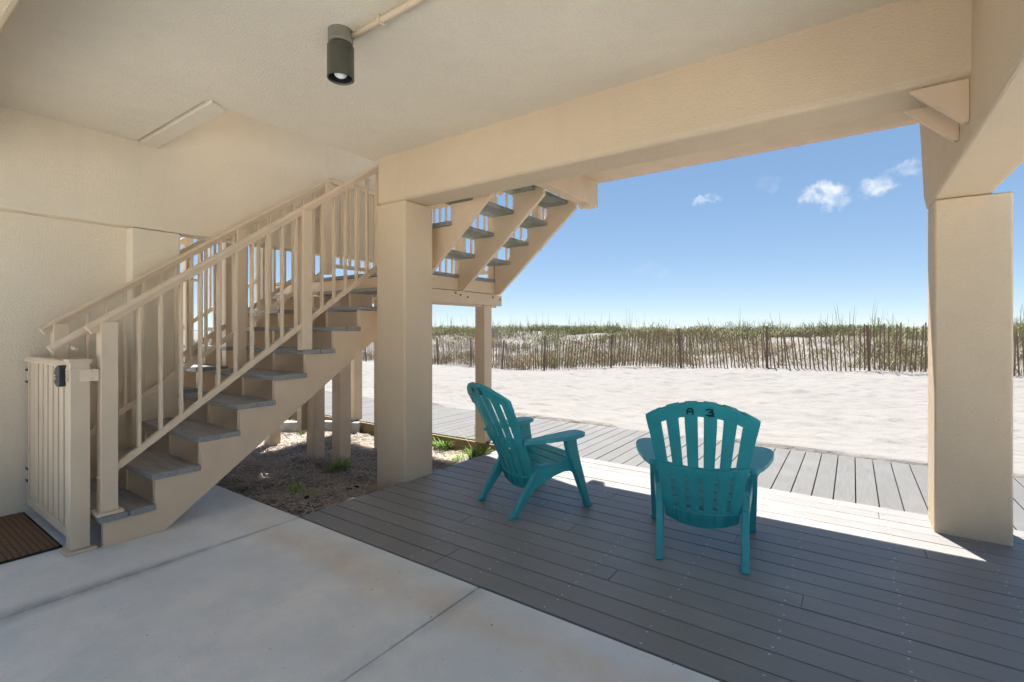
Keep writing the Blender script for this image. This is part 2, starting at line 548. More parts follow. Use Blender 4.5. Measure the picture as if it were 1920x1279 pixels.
def smooth(a, b, x):
    t_ = np.clip((x - a) / (b - a), 0, 1); return t_ * t_ * (3 - 2 * t_)


def vnoise(x, y, s, seed=0):
    """cheap smooth value noise on arrays"""
    X, Y = x * s + seed * 17.3, y * s - seed * 9.1
    xi, yi = np.floor(X), np.floor(Y); fx, fy = X - xi, Y - yi
    fx = fx * fx * (3 - 2 * fx); fy = fy * fy * (3 - 2 * fy)
    def hsh(a, b_):
        q = np.sin(a * 127.1 + b_ * 311.7) * 43758.5453; return q - np.floor(q)
    return (hsh(xi, yi) * (1 - fx) + hsh(xi + 1, yi) * fx) * (1 - fy) + (hsh(xi, yi + 1) * (1 - fx) + hsh(xi + 1, yi + 1) * fx) * fy


def ground_z(x, y):
    t_ = fence_dist(x, y)
    side = smooth(-22, 4, x)                         # the beach is a little higher towards the right
    base = -.05 + .02 * vnoise(x, y, .35, 1)
    base = base + smooth(-7, .5, t_) * (-.42 + .62 * smooth(-16, 0, x))
    dune = (.96 + .36 * vnoise(x, y, .16, 3) + .10 * vnoise(x, y, .5, 4) - base) * smooth(-.5, 9.5, t_ + 2.2 * (vnoise(x, y, .22, 5) - .5))
    z = base + dune
    z = z + .16 * smooth(0, 3, t_) * (vnoise(x, y, .55, 7) - .5) * (1 - smooth(7, 11, t_))
    z = z - smooth(13, 40, t_) * 3.4
    # trodden sand
    tr = smooth(6.2, 6.9, y) * (1 - smooth(-.6, 1.5, t_))
    z = z + tr * (.04 * (vnoise(x, y, 2.4, 11) - .5) + .06 * (vnoise(x, y, 4.2, 13) - .5) + .028 * (vnoise(x, y, 7.5, 19) - .5) + .03 * (vnoise(x, y, 1.1, 17) - .5))
    drift = np.exp(-((y - 6.2) / .35) ** 2) * smooth(.35, .75, vnoise(x, y * 0, .9, 29)) * .075
    z = z + drift
    lip = 1 - smooth(6.02, 6.16, y + .10 * (vnoise(x, y, 2.1, 27) - .3))
    z = z * (1 - lip) + lip * (-.42)
    return z


xs = np.unique(np.concatenate([np.linspace(-160, -40, 25), np.linspace(-40, -14, 66), np.linspace(-14, 7, 300), np.linspace(7, 30, 50), np.linspace(30, 160, 25)]))
ys = np.unique(np.concatenate([np.linspace(-60, 5.9, 12), np.linspace(5.95, 18, 215), np.linspace(18, 50, 150), np.linspace(50, 120, 30)]))
GX, GY = np.meshgrid(xs, ys)
GZ = ground_z(GX, GY)
nx, ny = len(xs), len(ys)
verts = np.stack([GX, GY, GZ], -1).reshape(-1, 3)
idx = np.arange(nx * ny).reshape(ny, nx)
quads = np.stack([idx[:-1, :-1], idx[:-1, 1:], idx[1:, 1:], idx[1:, :-1]], -1).reshape(-1, 4)
me = bpy.data.meshes.new('sand_ground'); me.from_pydata(verts.tolist(), [], quads.tolist())
me.materials.append(M['sand']); me.polygons.foreach_set('use_smooth', [True] * len(me.polygons))
sand = bpy.data.objects.new('sand_ground', me); C.objects.link(sand); tag(sand, kind='structure')

sea = MB().poly([(-6000, 60, -1.9), (6000, 60, -1.9), (6000, 8000, -1.9), (-6000, 8000, -1.9)], [(0, 1, 2, 3)]).build('sea', 'sea', recalc=False)
tag(sea, kind='structure')

# ------------------------------------------------------------------ concrete slab floor
floor = MB().box(-22, 16, -32, 1.93, -.30, -.03).build('concrete_floor', 'concrete'); tag(floor, kind='structure')
for x0, x1 in ((-22, -8.5), (-8.5, -6.37), (-6.37, -4.78), (-4.78, -3.168), (-3.162, -1.563), (-1.557, .05), (.056, 1.66), (1.666, 16)):
    cut = [-32, -15, -2.1, -.8]
    for y0, y1 in zip(cut, cut[1:] + [1.936]):
        MB().box(x0, x1 - .000, y0 + .004, y1, -.12, 0).build('floor_slab', 'concrete' if y1 > -1.2 else 'bounce_paving', floor, bevel=.006)

side = MB().box(1.64, 16, 1.945, 4.48, -.30, -.02).build('side_bounce_pavement', 'bounce_paving', None, .006); tag(side, kind='structure')  # out of view, added to bounce sunlight in from the right

# ------------------------------------------------------------------ deck
DX0, DY0, DP, ND = -3.175, 1.944, .1427, 18
deck = MB().box(DX0 + .03, 1.58, DY0 + .01, 4.49, -.30, -.05).build('deck', 'dark'); tag(deck, kind='structure')
seams = {0: [-1.93, 1.72], 1: [-1.93, 2.9], 2: [.62], 3: [-1.05, 2.6], 4: [-2.2, 1.4], 5: [-.2], 6: [-1.52, 1.9], 7: [.95], 8: [-1.9, 2.2], 9: [-.6], 10: [-2.3, 1.3], 11: [-1.55, 2.4],
         12: [.35], 13: [-1.95, 1.6], 14: [-.9], 15: [-2.2, 2.1], 16: [.15], 17: [-1.4, 1.9]}
screws = MB()
for k in range(ND):
    y0 = DY0 + k * DP + .0032; y1 = DY0 + (k + 1) * DP - .0032
    ends = [DX0 + random.uniform(-.006, .006)] + [q for q in seams[k] if q < 1.3] + [1.6]
    for a, b_ in zip(ends[:-1], ends[1:]):
        zt = random.uniform(-.0015, .0015)
        MB().box(a + .0009, b_ - .0009, y0, y1, -.028 + zt, zt).build('plank', 'deck', deck, bevel=.0035, seg=2)
    # screw heads over each joist
    for jx in np.arange(-3.0, 1.6, .455):
        for yy in (y0 + .025, y1 - .025):
            if random.random() < .12: continue
            cx, cyy = jx + random.uniform(-.012, .012), yy + random.uniform(-.004, .004)
            n_ = 8
            screws.poly([(cx + .0052 * math.cos(2 * math.pi * i / n_), cyy + .0052 * math.sin(2 * math.pi * i / n_), .0030) for i in range(n_)] + [(cx, cyy, .0016)],
                        [(i, (i + 1) % n_, n_) for i in range(n_)])
tag(screws.build('screw_heads', 'steel', deck, recalc=False), kind='stuff')

# ------------------------------------------------------------------ boardwalk beyond the deck
WY0, WY1, WP = 4.502, 6.15, .1436
walk = MB().box(-16, 9, WY0 + .03, WY1 - .03, -.30, -.05).build('boardwalk', 'dark'); tag(walk, kind='structure')
wplank = MB().box(-WP / 2 + .0035, WP / 2 - .0035, WY0, WY1, -.028, 0).build('plank', 'walk', walk, bevel=.0035)
k = 0
x = -15.9
while x < 8.9:
    o = wplank if k == 0 else inst(wplank, 'plank', walk)
    o.location = (x + .05, random.uniform(-.006, .006) + .12 * 0, random.uniform(-.0015, .0015))
    k += 1; x += WP
MB().box(-16, DX0 + .0, WY0 - .045, WY0 - .006, -.33, -.012).build('retaining_board', 'retain', walk, bevel=.004)
MB().box(-16, 9, WY1 + .004, WY1 + .04, -.3, -.02).build('edge_board', 'retain', walk, bevel=.004)
MB().box(DX0 - .036, DX0 - .002, DY0, WY0 - .05, -.3, -.03).build('rim_board', 'retain', deck, bevel=.004)

# ------------------------------------------------------------------ mulch bed between floor and boardwalk
gx = np.linspace(-12, DX0 - .03, 150); gy = np.linspace(1.93, WY0 - .04, 60)
BX, BY = np.meshgrid(gx, gy)


def bed_z(x, y):
    x = np.asarray(x, float); y = np.asarray(y, float)
    z = -.055 - .10 * smooth(2.0, 3.0, y) - .02 * smooth(3.2, 4.4, y)
    return z + .05 * (vnoise(x, y, 2.3, 21) - .5) + .03 * (vnoise(x, y, 6, 23) - .5)


BZ = bed_z(BX, BY)
bi = np.arange(BX.size).reshape(BX.shape)
bq = np.stack([bi[:-1, :-1], bi[:-1, 1:], bi[1:, 1:], bi[1:, :-1]], -1).reshape(-1, 4)
me = bpy.data.meshes.new('mulch_bed'); me.from_pydata(np.stack([BX, BY, BZ], -1).reshape(-1, 3).tolist(), [], bq.tolist())
me.materials.append(M['soil']); me.polygons.foreach_set('use_smooth', [True] * len(me.polygons))
bed = bpy.data.objects.new('mulch_bed', me); C.objects.link(bed); tag(bed, kind='structure')

# pine straw: thousands of loose bent needles
N = 26000
px_ = rng.uniform(-8.0, DX0 - .05, N); py_ = rng.uniform(1.95, WY0 - .06, N)
dens = vnoise(px_, py_, 1.6, 31)
near = smooth(2.45, 1.98, py_) * smooth(-3.9, -3.3, px_)         # bare sandy corner next to the deck
keep = rng.uniform(0, 1, N) < (.35 + .8 * dens) * (1 - .75 * near)
px_, py_ = px_[keep], py_[keep]; N = len(px_)
ang = rng.uniform(0, 2 * np.pi, N); ln = rng.uniform(.08, .24, N); w_ = rng.uniform(.0016, .0040, N)
zz = bed_z(px_, py_) + rng.uniform(.002, .03, N)
bend = rng.uniform(-.35, .35, N); tilt = rng.normal(0, .16, N)
V = []; F = []
dx_, dy_ = np.cos(ang), np.sin(ang); nxn, nyn = -dy_, dx_
for s_, k_ in ((-.5, 0), (0., 1), (.5, 2)):
    cx = px_ + dx_ * ln * s_ + nxn * bend * ln * (.25 - s_ * s_)
    cyy = py_ + dy_ * ln * s_ + nyn * bend * ln * (.25 - s_ * s_)
    cz = zz + tilt * ln * s_ + .012 * (.25 - s_ * s_) * 4
    V.append(np.stack([cx + nxn * w_, cyy + nyn * w_, cz], -1)); V.append(np.stack([cx - nxn * w_, cyy - nyn * w_, cz + .001], -1))
V = np.stack(V, 1).reshape(-1, 3); base_i = np.arange(N) * 6
F = np.concatenate([np.stack([base_i, base_i + 1, base_i + 3, base_i + 2], -1), np.stack([base_i + 2, base_i + 3, base_i + 5, base_i + 4], -1)])
me = bpy.data.meshes.new('pine_straw'); me.from_pydata(V.tolist(), [], F.tolist()); me.materials.append(M['straw'])
straw = bpy.data.objects.new('pine_straw', me); C.objects.link(straw)
tag(straw, 'loose grey brown pine straw over the bed under the stairs', 'pine straw', kind='stuff')

# ------------------------------------------------------------------ the building
bld = empty('beach_building', (-3.3, 2.9, 0))
tag(bld, 'cream stucco building raised on square columns with open ground floor', 'building')


def bpart(mb, name, mat, bevel=0, seg=3, label=None):
    o = mb.build(name, mat, None, bevel, seg)
    o.parent = bld; o.matrix_parent_inverse = Matrix.Translation((3.3, -2.9, 0))
    if label: o['label'] = label
    return o


ZC = 2.844
REAR = .06
# ceiling slab with the stairwell opening at its left front
bpart(MB().prism([(-3.572, REAR), (.6, REAR), (.6, 2.90), (-3.572, 2.90)], 'z', ZC, 3.1), 'ceiling', 'ceiling')
bpart(MB().box(-4.771, -3.5735, REAR, 1.49, ZC, 3.1), 'ceiling', 'ceiling')
bpart(MB().prism([(-4.771, 1.512), (-3.50, 1.512), (-3.574, 1.632), (-4.771, 1.632)], 'z', 2.828, 3.098), 'opening_lip', 'ceiling', .004)
bpart(MB().box(-3.52, .50, 2.897, 3.212, 2.43, 3.104), 'beam', 'stucco', .035)
bpart(MB().box(-4.77, .42, .08, .41, 2.43, 2.85), 'beam', 'stucco', .03)
bpart(MB().box(-3.518, -3.148, 2.893, 3.236, -.35, 2.428), 'column', 'stucco', .016, label='square cream column standing where deck meets mulch')
# cross beam to the right column, its outer end raked under the balcony
pro = [(REAR, 2.155), (4.50, 2.155), (4.66, 2.26), (4.95, 2.925), (4.95, 3.108), (REAR, 3.108)]
bpart(MB().prism(pro, 'x', .425, .712), 'cross_beam', 'stucco', .02)
bpart(MB().box(.431, .797, 4.152, 4.488, -.35, 2.152), 'column', 'stucco', .014, label='square cream column at the right end of the deck')
# balcony floor over the deck edge
bpart(MB().box(-2.30, .424, 3.213, 4.95, 2.925, 3.102), 'balcony_slab', 'trim')
bpart(MB().box(-2.42, -2.302, 3.215, 4.94, 2.655, 3.10), 'stair_header', 'trim', .004)
# timber gussets in the beam corner
for y0 in (2.935, 3.19):
    bpart(MB().prism([(.215, 2.4285), (.424, 2.4285), (.424, 2.235), (.405, 2.235)], 'y', y0, y0 + .035), 'gusset', 'trim', .002)
# left wall: a hanging wall above, recessed wall and pier below
bpart(MB().box(-4.95, -4.772, REAR, 4.72, 2.145, 5.2), 'upper_wall', 'stucco_wall', .012)
bpart(MB().box(-5.02, -4.885, REAR, 1.50, -.05, 2.143), 'lower_wall', 'stucco_wall')
bpart(MB().box(-5.03, -4.768, 1.458, 1.806, -.35, 2.141), 'pier', 'stucco_wall', .014)
bpart(MB().box(-5.03, -4.768, 4.35, 4.69, -.4, 2.141), 'pier', 'stucco_wall', .014)
# unseen slabs added high up to keep sun off the stairs; front wall carries them
bpart(MB().box(-7.0, .712, 4.4, 6.4, 10.0, 10.25), 'sun_block_slab', 'stucco')
bpart(MB().box(-3.52, .71, 2.898, 4.398, 10.0, 10.25), 'sun_block_slab', 'stucco')
bpart(MB().box(-3.57, -3.44, 1.652, 2.698, 3.102, 9.0), 'bounce_wall', 'stucco_wall')  # this and the next: unseen, added to bounce sun into the stairwell
bpart(MB().box(-4.77, -3.44, 1.36, 1.50, 3.102, 9.0), 'bounce_wall', 'stucco_wall')
bpart(MB().box(-3.52, .71, 2.7, 2.896, 3.106, 10.25), 'front_wall', 'stucco')

# ceiling lamp with conduit
lamp = empty('ceiling_lamp', (-2.157, 1.545, ZC)); tag(lamp, 'dark cylinder spotlight with bare bulb hanging from stucco ceiling', 'lamp')
MB().lathe([(.0, 0), (.062, 0), (.062, -.055), (.056, -.065), (0, -.065)], (0, 0, 0), 28).build('mount', 'lampbase', lamp, smooth=False)
MB().lathe([(.03, -.064), (.050, -.068), (.066, -.082), (.067, -.245), (.064, -.247), (.060, -.24), (.058, -.12), (.0, -.11)], (0, 0, 0), 32).build('shade', 'lamp', lamp, smooth=True).modifiers.new('e', 'EDGE_SPLIT').split_angle = R(40)
MB().lathe([(.0565, -.239), (.0563, -.125), (.001, -.118)], (0, 0, 0), 32).build('reflector', 'lampin', lamp, smooth=True)
MB().lathe([(.018, -.13), (.018, -.15), (.034, -.185), (.037, -.205), (.030, -.228), (.015, -.238), (.001, -.240)], (0, 0, 0), 20).build('bulb', 'bulb', lamp, smooth=True)
cond = MB().tube([(.05, .035, -.026), (.35, .035, -.024), (2.50, .035, -.024)], .0155, 12).build('conduit', 'rail', lamp, smooth=True)
for cxx in (.27, 1.4):
    MB().box(cxx - .008, cxx + .008, .012, .058, -.043, -.001).build('conduit_strap', 'rail', lamp, bevel=.004)

# ------------------------------------------------------------------ staircase
RISE, RUN, T0 = .191, .2645, .965           # first flight climbs along +Y beside the wall
XR, XL = -3.665, -4.70
stair = empty('staircase', (XR, T0, 0))
tag(stair, 'cream painted open staircase with grey treads climbing to a landing', 'staircase')
INV = Matrix.Translation((-XR, -T0, 0))


def spart(mb, name, mat, parent=None, bevel=0, seg=2):
    o = mb.build(name, mat, None, bevel, seg)
    o.parent = parent or stair
    if parent is None: o.matrix_parent_inverse = INV
    return o


NT_ = 9
TH = .038
LZ = RISE * 10


def saw(x0, x1):
    out = [(T0 + .022, 0)]
    for i in range(1, NT_ + 1):
        y = T0 + RUN * (i - 1) + .022; z = RISE * i - TH - .001
        out += [(y, z), (y + RUN, z)]
    yt = T0 + RUN * NT_ + .022
    out += [(yt, LZ - TH - .16), (yt, 1.47), (1.305, 0.0)]
    return MB().prism(out, 'x', x0, x1)


for x0 in (-3.722, -4.20, -4.685):
    spart(saw(x0, x0 + .04), 'stringer', 'trim')
for i in range(1, NT_ + 1):
    y = T0 + RUN * (i - 1); z = RISE * i
    for a, b_ in ((0, .140), (.1445, .2865)):
        x1 = XR + random.uniform(-.004, .006)
        spart(MB().box(XL, x1, y + a, y + b_, z - TH + random.uniform(0, .001), z + random.uniform(-.0015, .0015)), 'tread_board', 'tread', bevel=.004)

# landing, shared with the mirrored flight beyond the wall
LY0, LY1, LXR = T0 + RUN * NT_, 4.70, -3.50
yb = LY0
while yb < LY1 - .02:
    spart(MB().box(-6.15, LXR + .012, yb, min(yb + .138, LY1), LZ - TH, LZ + random.uniform(-.001, .001)), 'landing_board', 'tread', bevel=.004)
    yb += .1425
spart(MB().box(LXR - .042, LXR, 3.375, LY1 - .01, LZ - .175, LZ - TH - .002), 'rim_joist', 'trim', bevel=.003)
spart(MB().box(LXR - .038, LXR + .016, 3.375, LY1 + .06, LZ - .315, LZ - .182), 'landing_beam', 'trim', bevel=.004)
spart(MB().box(LXR - .085, LXR - .043, 3.375, LY1 + .03, LZ - .335, LZ - .20), 'landing_beam', 'trim', bevel=.004)
spart(MB().box(-6.1, LXR - .05, LY0 + .024, LY0 + .062, LZ - .22, LZ - TH - .002), 'rim_joist', 'trim', bevel=.003)
spart(MB().box(-6.1, LXR - .05, LY1 - .055, LY1 - .015, LZ - .22, LZ - TH - .002), 'rim_joist', 'trim', bevel=.003)
for jy in (3.72, 4.05, 4.38):
    spart(MB().box(-6.1, LXR - .09, jy, jy + .038, LZ - .195, LZ - TH - .002), 'joist', 'trim')
bolts = ((3.92, LZ - .205), (4.00, LZ - .222), (4.12, LZ - .24), (4.58, LZ - .215), (4.72, LZ - .235))
for by, bz in bolts:
    spart(MB().tube([(LXR + .010, by, bz), (LXR + .024, by, bz)], .011, 8), 'bolt', 'post')
# landing posts
for (x, y, w) in ((-3.585, 4.53, .14), (-4.51, 3.24, .14), (-4.92, 3.20, .14), (-4.86, 4.04, .09), (-6.0, 3.3, .14), (-6.0, 4.55, .14)):
    ztop = LZ - .225 if x < -3.6 else LZ - .318
    spart(MB().box(x - w / 2, x + w / 2, y - w / 2, y + w / 2, -.4, ztop), 'post', 'trim', bevel=.006)

# upper flight climbs along +X from the landing to the balcony
UR, UX0, UN, URUN = .198, -3.28 - .25, 5, .25


def saw_up(y0, y1):
    out = [(-3.44, LZ - .185), (-3.498, LZ - .178), (-3.498, LZ + UR - TH - .001)]
    for j in range(1, UN):
        xr = -3.53 + URUN * j
        out += [(xr, LZ + UR * j - TH - .001), (xr, LZ + UR * (j + 1) - TH - .001)]
    out += [(-2.424, LZ + UR * UN - TH - .001), (-2.424, 2.605)]
    return MB().prism(out, 'y', y0, y1)


for y0 in (3.345, 3.985, 4.635):
    spart(saw_up(y0, y0 + .04), 'upper_stringer', 'trim')
for j in range(1, UN + 1):
    xb = -3.53 + URUN * j; z = LZ + UR * j
    if z > 3.02: continue
    for a, b_ in ((-.29, -.1405), (-.1395, .014)):
        if xb + b_ > -2.42: continue
        spart(MB().box(xb + a, xb + b_, 3.31, 4.70, z - TH, z), 'upper_tread_board', 'tread_up', bevel=.004)


def railing(name_rail, p, q, posts, nb, drop, side, parent=None, balw=.03, inset=0.06, cap=True):
    """sloped or level guard: capped top rail with bottom rail, balusters and posts as sub-parts"""
    p, q = Vector(p), Vector(q)
    sd = Vector(side)
    mb = MB()
    d = (q - p).normalized()
    up = sd.cross(d); up = up if up.z > 0 else -up
    prof = [(-.034, .012), (-.03, .024), (-.014, .03), (.014, .03), (.03, .024), (.034, .012), (.026, -.004), (.019, -.024), (-.019, -.024), (-.026, -.004)]
    rings = [[tuple(c + sd * a + up * b_) for a, b_ in prof] for c in (p, q)]
    mb.loft(rings)
    top = spart(mb, name_rail, 'rail', bevel=0)
    def sub(m_, nm, bev=.002):
        o = m_.build(nm, 'rail', None, bev); o.parent = top
        o.matrix_parent_inverse = (top.matrix_parent_inverse).inverted() @ INV if False else Matrix.Identity(4)
        return o
    hz = Vector((d.x, d.y, 0)); L = (q - p).length
    def top_at(s_): return p + d * (L * s_)
    sb0, sb1 = inset / L, 1 - .02
    sub(MB().bar(top_at(sb0) - Vector((0, 0, drop)), top_at(sb1) - Vector((0, 0, drop)), .036, .04, side), 'bottom_rail')
    for k_ in range(nb):
        s_ = sb0 + (sb1 - sb0) * (k_ + .7) / nb
        if any(abs(s_ - ps[0]) * L < .06 for ps in posts): continue
        c = top_at(s_); w2 = balw / 2
        hzn = hz.normalized()
        pts = []
        m_ = MB().bar((c.x, c.y, c.z - drop), (c.x, c.y, c.z - .005), balw * .62, balw, tuple(hzn))
        sub(m_, 'baluster', .0015)
    for s_, zb, w2 in posts:
        c = top_at(s_)
        m_ = MB().bar((c.x, c.y, zb), (c.x, c.y, c.z - .01), w2, w2, side)
        sub(m_, 'newel_post', .004)
        if zb > .15 and s_ < .1:
            sub(MB().box(c.x - w2 * .78, c.x + w2 * .78, c.y - w2 * .78, c.y + w2 * .78, zb, zb + .022), 'post_base', .006)
    return top


SL = .7177
RZ = lambda y: 1.315 + SL * (y - .944)
XRR = -3.735
LR = 3.16 - .944
railing('top_rail', (XRR, .93, RZ(.93)), (XRR, 3.16, RZ(3.16)), [((1.02 - .93) / 2.23, RISE, .085), ((2.33 - .93) / 2.23, RISE * 6 - .02, .085)], 18, .94, (1, 0, 0))
XLL = -4.655
railing('top_rail', (XLL, .905, RZ(.92)), (XLL, 3.20, 2.925), [((1.0 - .905) / 2.295, RISE, .085), ((2.25 - .905) / 2.295, RISE * 5, .085), (.985, LZ, .085)], 19, .94, (1, 0, 0))
# level guards round the landing
railing('top_rail', (XLL, 3.20, 2.928), (XLL, 4.66, 2.928), [(.985, LZ, .085)], 12, .92, (1, 0, 0))
railing('top_rail', (XLL, 4.67, 2.925), (-3.52, 4.67, 2.925), [(.97, LZ - .2, .09), (.5, LZ, .085)], 10, .92, (0, 1, 0))
# guards of the upper flight
railing('top_rail', (-3.50, 4.72, LZ + 1.03), (-2.30, 4.72, LZ + 1.03 + 1.2 * UR / URUN), [(.45, LZ + .3, .085), (.95, LZ + .7, .085)], 11, .93, (0, 1, 0))
# grab rail on the inside of the outer guard
gr = MB(); pr = [(math.cos(a) * .021, math.sin(a) * .021) for a in [2 * math.pi * k / 10 for k in range(10)]]
ga, gb = (XRR - .085, .775, 1.195), (XRR - .085, 3.15, 1.195 + SL * (3.15 - .775))
spart(MB().tube([ga, gb], .022, 12), 'grab_rail', 'rail')
for yy in (.86, 1.5, 2.3, 3.0):
    zz_ = 1.195 + SL * (yy - .775)
    spart(MB().tube([(XRR - .085, yy, zz_ - .015), (XRR - .06, yy + .012, zz_ - .055), (XRR - .02, yy + .02, zz_ - .06)], .009, 8), 'rail_bracket', 'rail')

# the neighbouring stair mirrored beyond the wall
nst = empty('staircase', (-6.02, T0, 0))
tag(nst, 'second cream staircase glimpsed through the balusters beyond the wall pier', 'staircase')
MX = -9.70                                            # mirror: x -> MX - x
NINV = Matrix.Translation((6.02, -T0, 0))


def npart(mb, name, mat, bevel=0):
    o = mb.build(name, mat, None, bevel); o.parent = nst; o.matrix_parent_inverse = NINV; return o


for x0 in (-3.722, -4.20, -4.685):
    npart(saw(MX - x0 - .04, MX - x0), 'stringer', 'trim')
for i in range(1, NT_ + 1):
    y = T0 + RUN * (i - 1); z = RISE * i
    for a, b_ in ((0, .140), (.1445, .2865)):
        npart(MB().box(MX - XR, MX - XL, y + a, y + b_, z - TH, z), 'tread_board', 'tread')
for xr in (MX - XRR, MX - XLL):
    npart(MB().bar((xr, .93, RZ(.93)), (xr, 3.16, RZ(3.16)), .066, .05), 'top_rail', 'rail')
    npart(MB().bar((xr, 1.0, RZ(1.0) - .94), (xr, 3.16, RZ(3.16) - .94), .036, .04), 'bottom_rail', 'rail')
    for k in range(17):
        y = 1.14 + .118 * k
        npart(MB().box(xr - .014, xr + .014, y - .01, y + .01, RZ(y) - .94, RZ(y)), 'baluster', 'rail')
    for y in (1.02, 2.33, 3.12):
        npart(MB().box(xr - .042, xr + .042, y - .042, y + .042, RISE, RZ(y)), 'newel_post', 'rail')
for yy, x0, x1 in ((4.67, -6.12, -4.98),):
    npart(MB().box(x0, x1, yy - .03, yy + .03, LZ + .98, LZ + 1.03), 'top_rail', 'rail')
    npart(MB().box(x0, x1, yy - .018, yy + .018, LZ + .08, LZ + .12), 'bottom_rail', 'rail')
    for k in range(10):
        x = x0 + .06 + k * .115
        npart(MB().box(x - .014, x + .014, yy - .01, yy + .01, LZ + .1, LZ + 1.0), 'baluster', 'rail')

# ------------------------------------------------------------------ gate at the foot of the stairs
gate = empty('gate', (-4.85, .89, 0)); tag(gate, 'low cream picket gate with flat vertical boards beside the doormat', 'gate')
GI = Matrix.Translation((4.85, -.89, 0))


def gpart(mb, name, mat, bevel=0):
    o = mb.build(name, mat, None, bevel); o.parent = gate; o.matrix_parent_inverse = GI; return o


gpart(MB().prism([(.845, 1.085), (.935, 1.085), (.935, 1.098), (.92, 1.122), (.86, 1.122), (.845, 1.098)], 'x', -4.84, -3.83), 'top_rail', 'rail', .004)
gpart(MB().box(-4.83, -3.83, .862, .918, .06, .115), 'bottom_rail', 'rail', .004)
for k in range(8):
    x0 = -4.80 + k * .1205
    gpart(MB().box(x0, x0 + (.115 if k == 0 else .084), .872, .902, .10, 1.09), 'picket', 'rail', .003)
gpart(MB().box(-4.85, -4.81, .868, .912, .05, 1.1), 'hinge_stile', 'rail', .003)
for z in (.22, .93):
    gpart(MB().box(-4.884, -4.845, .875, .905, z, z + .10), 'hinge', 'rail', .004)
    for dz in (.0, .085):
        gpart(MB().box(-4.884, -4.84, .862, .874, z + dz, z + dz + .015), 'hinge_leaf', 'latch', .002)
px0 = -3.775
gpart(MB().box(px0 - .046, px0 + .046, .846, .938, 0.02, 1.07), 'gate_post', 'rail', .004)
gpart(MB().lathe([(.0, 1.065), (.066, 1.065), (.066, 1.08), (.062, 1.09), (.06, 1.105), (.076, 1.128), (.078, 1.136), (0, 1.137)], (0, 0, 0), 4), 'post_cap', 'rail').matrix_parent_inverse = GI @ Matrix.Translation((px0, .892, 0)) @ Matrix.Rotation(R(45), 4, 'Z')
gpart(MB().box(px0 - .072, px0 + .072, .82, .964, .001, .018), 'post_base', 'rail', .004)
# strap tying the gate post to the newel post
gpart(MB().prism([(px0 + .02, .838), (px0 + .025, .83), (-3.70, .968), (-3.705, .976)], 'z', 1.005, 1.075), 'strap', 'rail', .001)
for dx_s, dy_s in ((px0 + .035, .846), (-3.712, .956)):
    for z in (1.02, 1.06):
        gpart(MB().tube([(dx_s, dy_s - .012, z), (dx_s + .001, dy_s - .017, z)], .005, 8), 'screw', 'steel')
# black latch
lt = MB()
lt.prism([(-3.935, 1.045), (-3.90, 1.085), (-3.86, 1.10), (-3.825, 1.10), (-3.825, .975), (-3.87, .97), (-3.915, .985), (-3.925, 1.01), (-3.88, 1.02), (-3.885, 1.035)], 'y', .815, .860)
gpart(lt, 'latch', 'latch', .006)
gpart(MB().tube([(-3.865, .813, 1.03), (-3.865, .805, 1.03)], .008, 10), 'latch_pin', 'steel')

# doormat
mat_o = empty('doormat', (-4.37, .5, 0)); tag(mat_o, 'brown coir doormat with black border lying by the gate', 'doormat')
MB().box(-.46, .46, -.335, .335, .004, .018).build('coir_pile', 'coir', mat_o, bevel=.004)
MB().box(-.475, .475, -.35, .35, .0008, .011).build('border', 'mat_edge', mat_o, bevel=.003)

# ------------------------------------------------------------------ adirondack chair
def back_pt(u, s, off=0.0):
    """a point of the chair back: u -1..1 across, s 0..1 up; off = towards the rear"""
    B = Vector((0, -.105, .185)); T = Vector((0, -.455, .948))
    w = .205 + (.292 - .205) * max(0.0, min(1.0, s / .83)) ** 1.1 - max(0, s - .83) * .05
    p = B.lerp(T, s)
    nrm = Vector((0, -(T.z - B.z), T.y - B.y)).normalized()      # rearward normal
    curve = .045 * (1 - u * u) - .018 * math.sin(math.pi * s)
    return Vector((u * w, p.y, p.z)) + nrm * (curve - .02 + off)


def s_top(u): return 1.0 - .165 * abs(u) ** 2.1


def shell(us, ss_fn, nv, t0, t1):
    """closed shell over u list, s from ss_fn(u) -> (s0, s1), rear offset t1, front offset t0"""
    mb = MB(); nu = len(us); pts = []
    for off in (t0, t1):
        for u in us:
            a, b_ = ss_fn(u)
            for k in range(nv): pts.append(tuple(back_pt(u, a + (b_ - a) * k / (nv - 1), off)))
    fs = []; o2 = nu * nv
    for i in range(nu - 1):
        for k in range(nv - 1):
            a = i * nv + k; q = (a, a + 1, a + nv + 1, a + nv)
            fs.append(q); fs.append(tuple(x_ + o2 for x_ in q[::-1]))
    loop = [i * nv for i in range(nu)] + [(nu - 1) * nv + k for k in range(1, nv)] + [i * nv + nv - 1 for i in range(nu - 2, -1, -1)] + [k for k in range(nv - 2, 0, -1)]
    for a, b_ in zip(loop, loop[1:] + loop[:1]): fs.append((a, b_, b_ + o2, a + o2))
    return mb.poly(pts, fs)


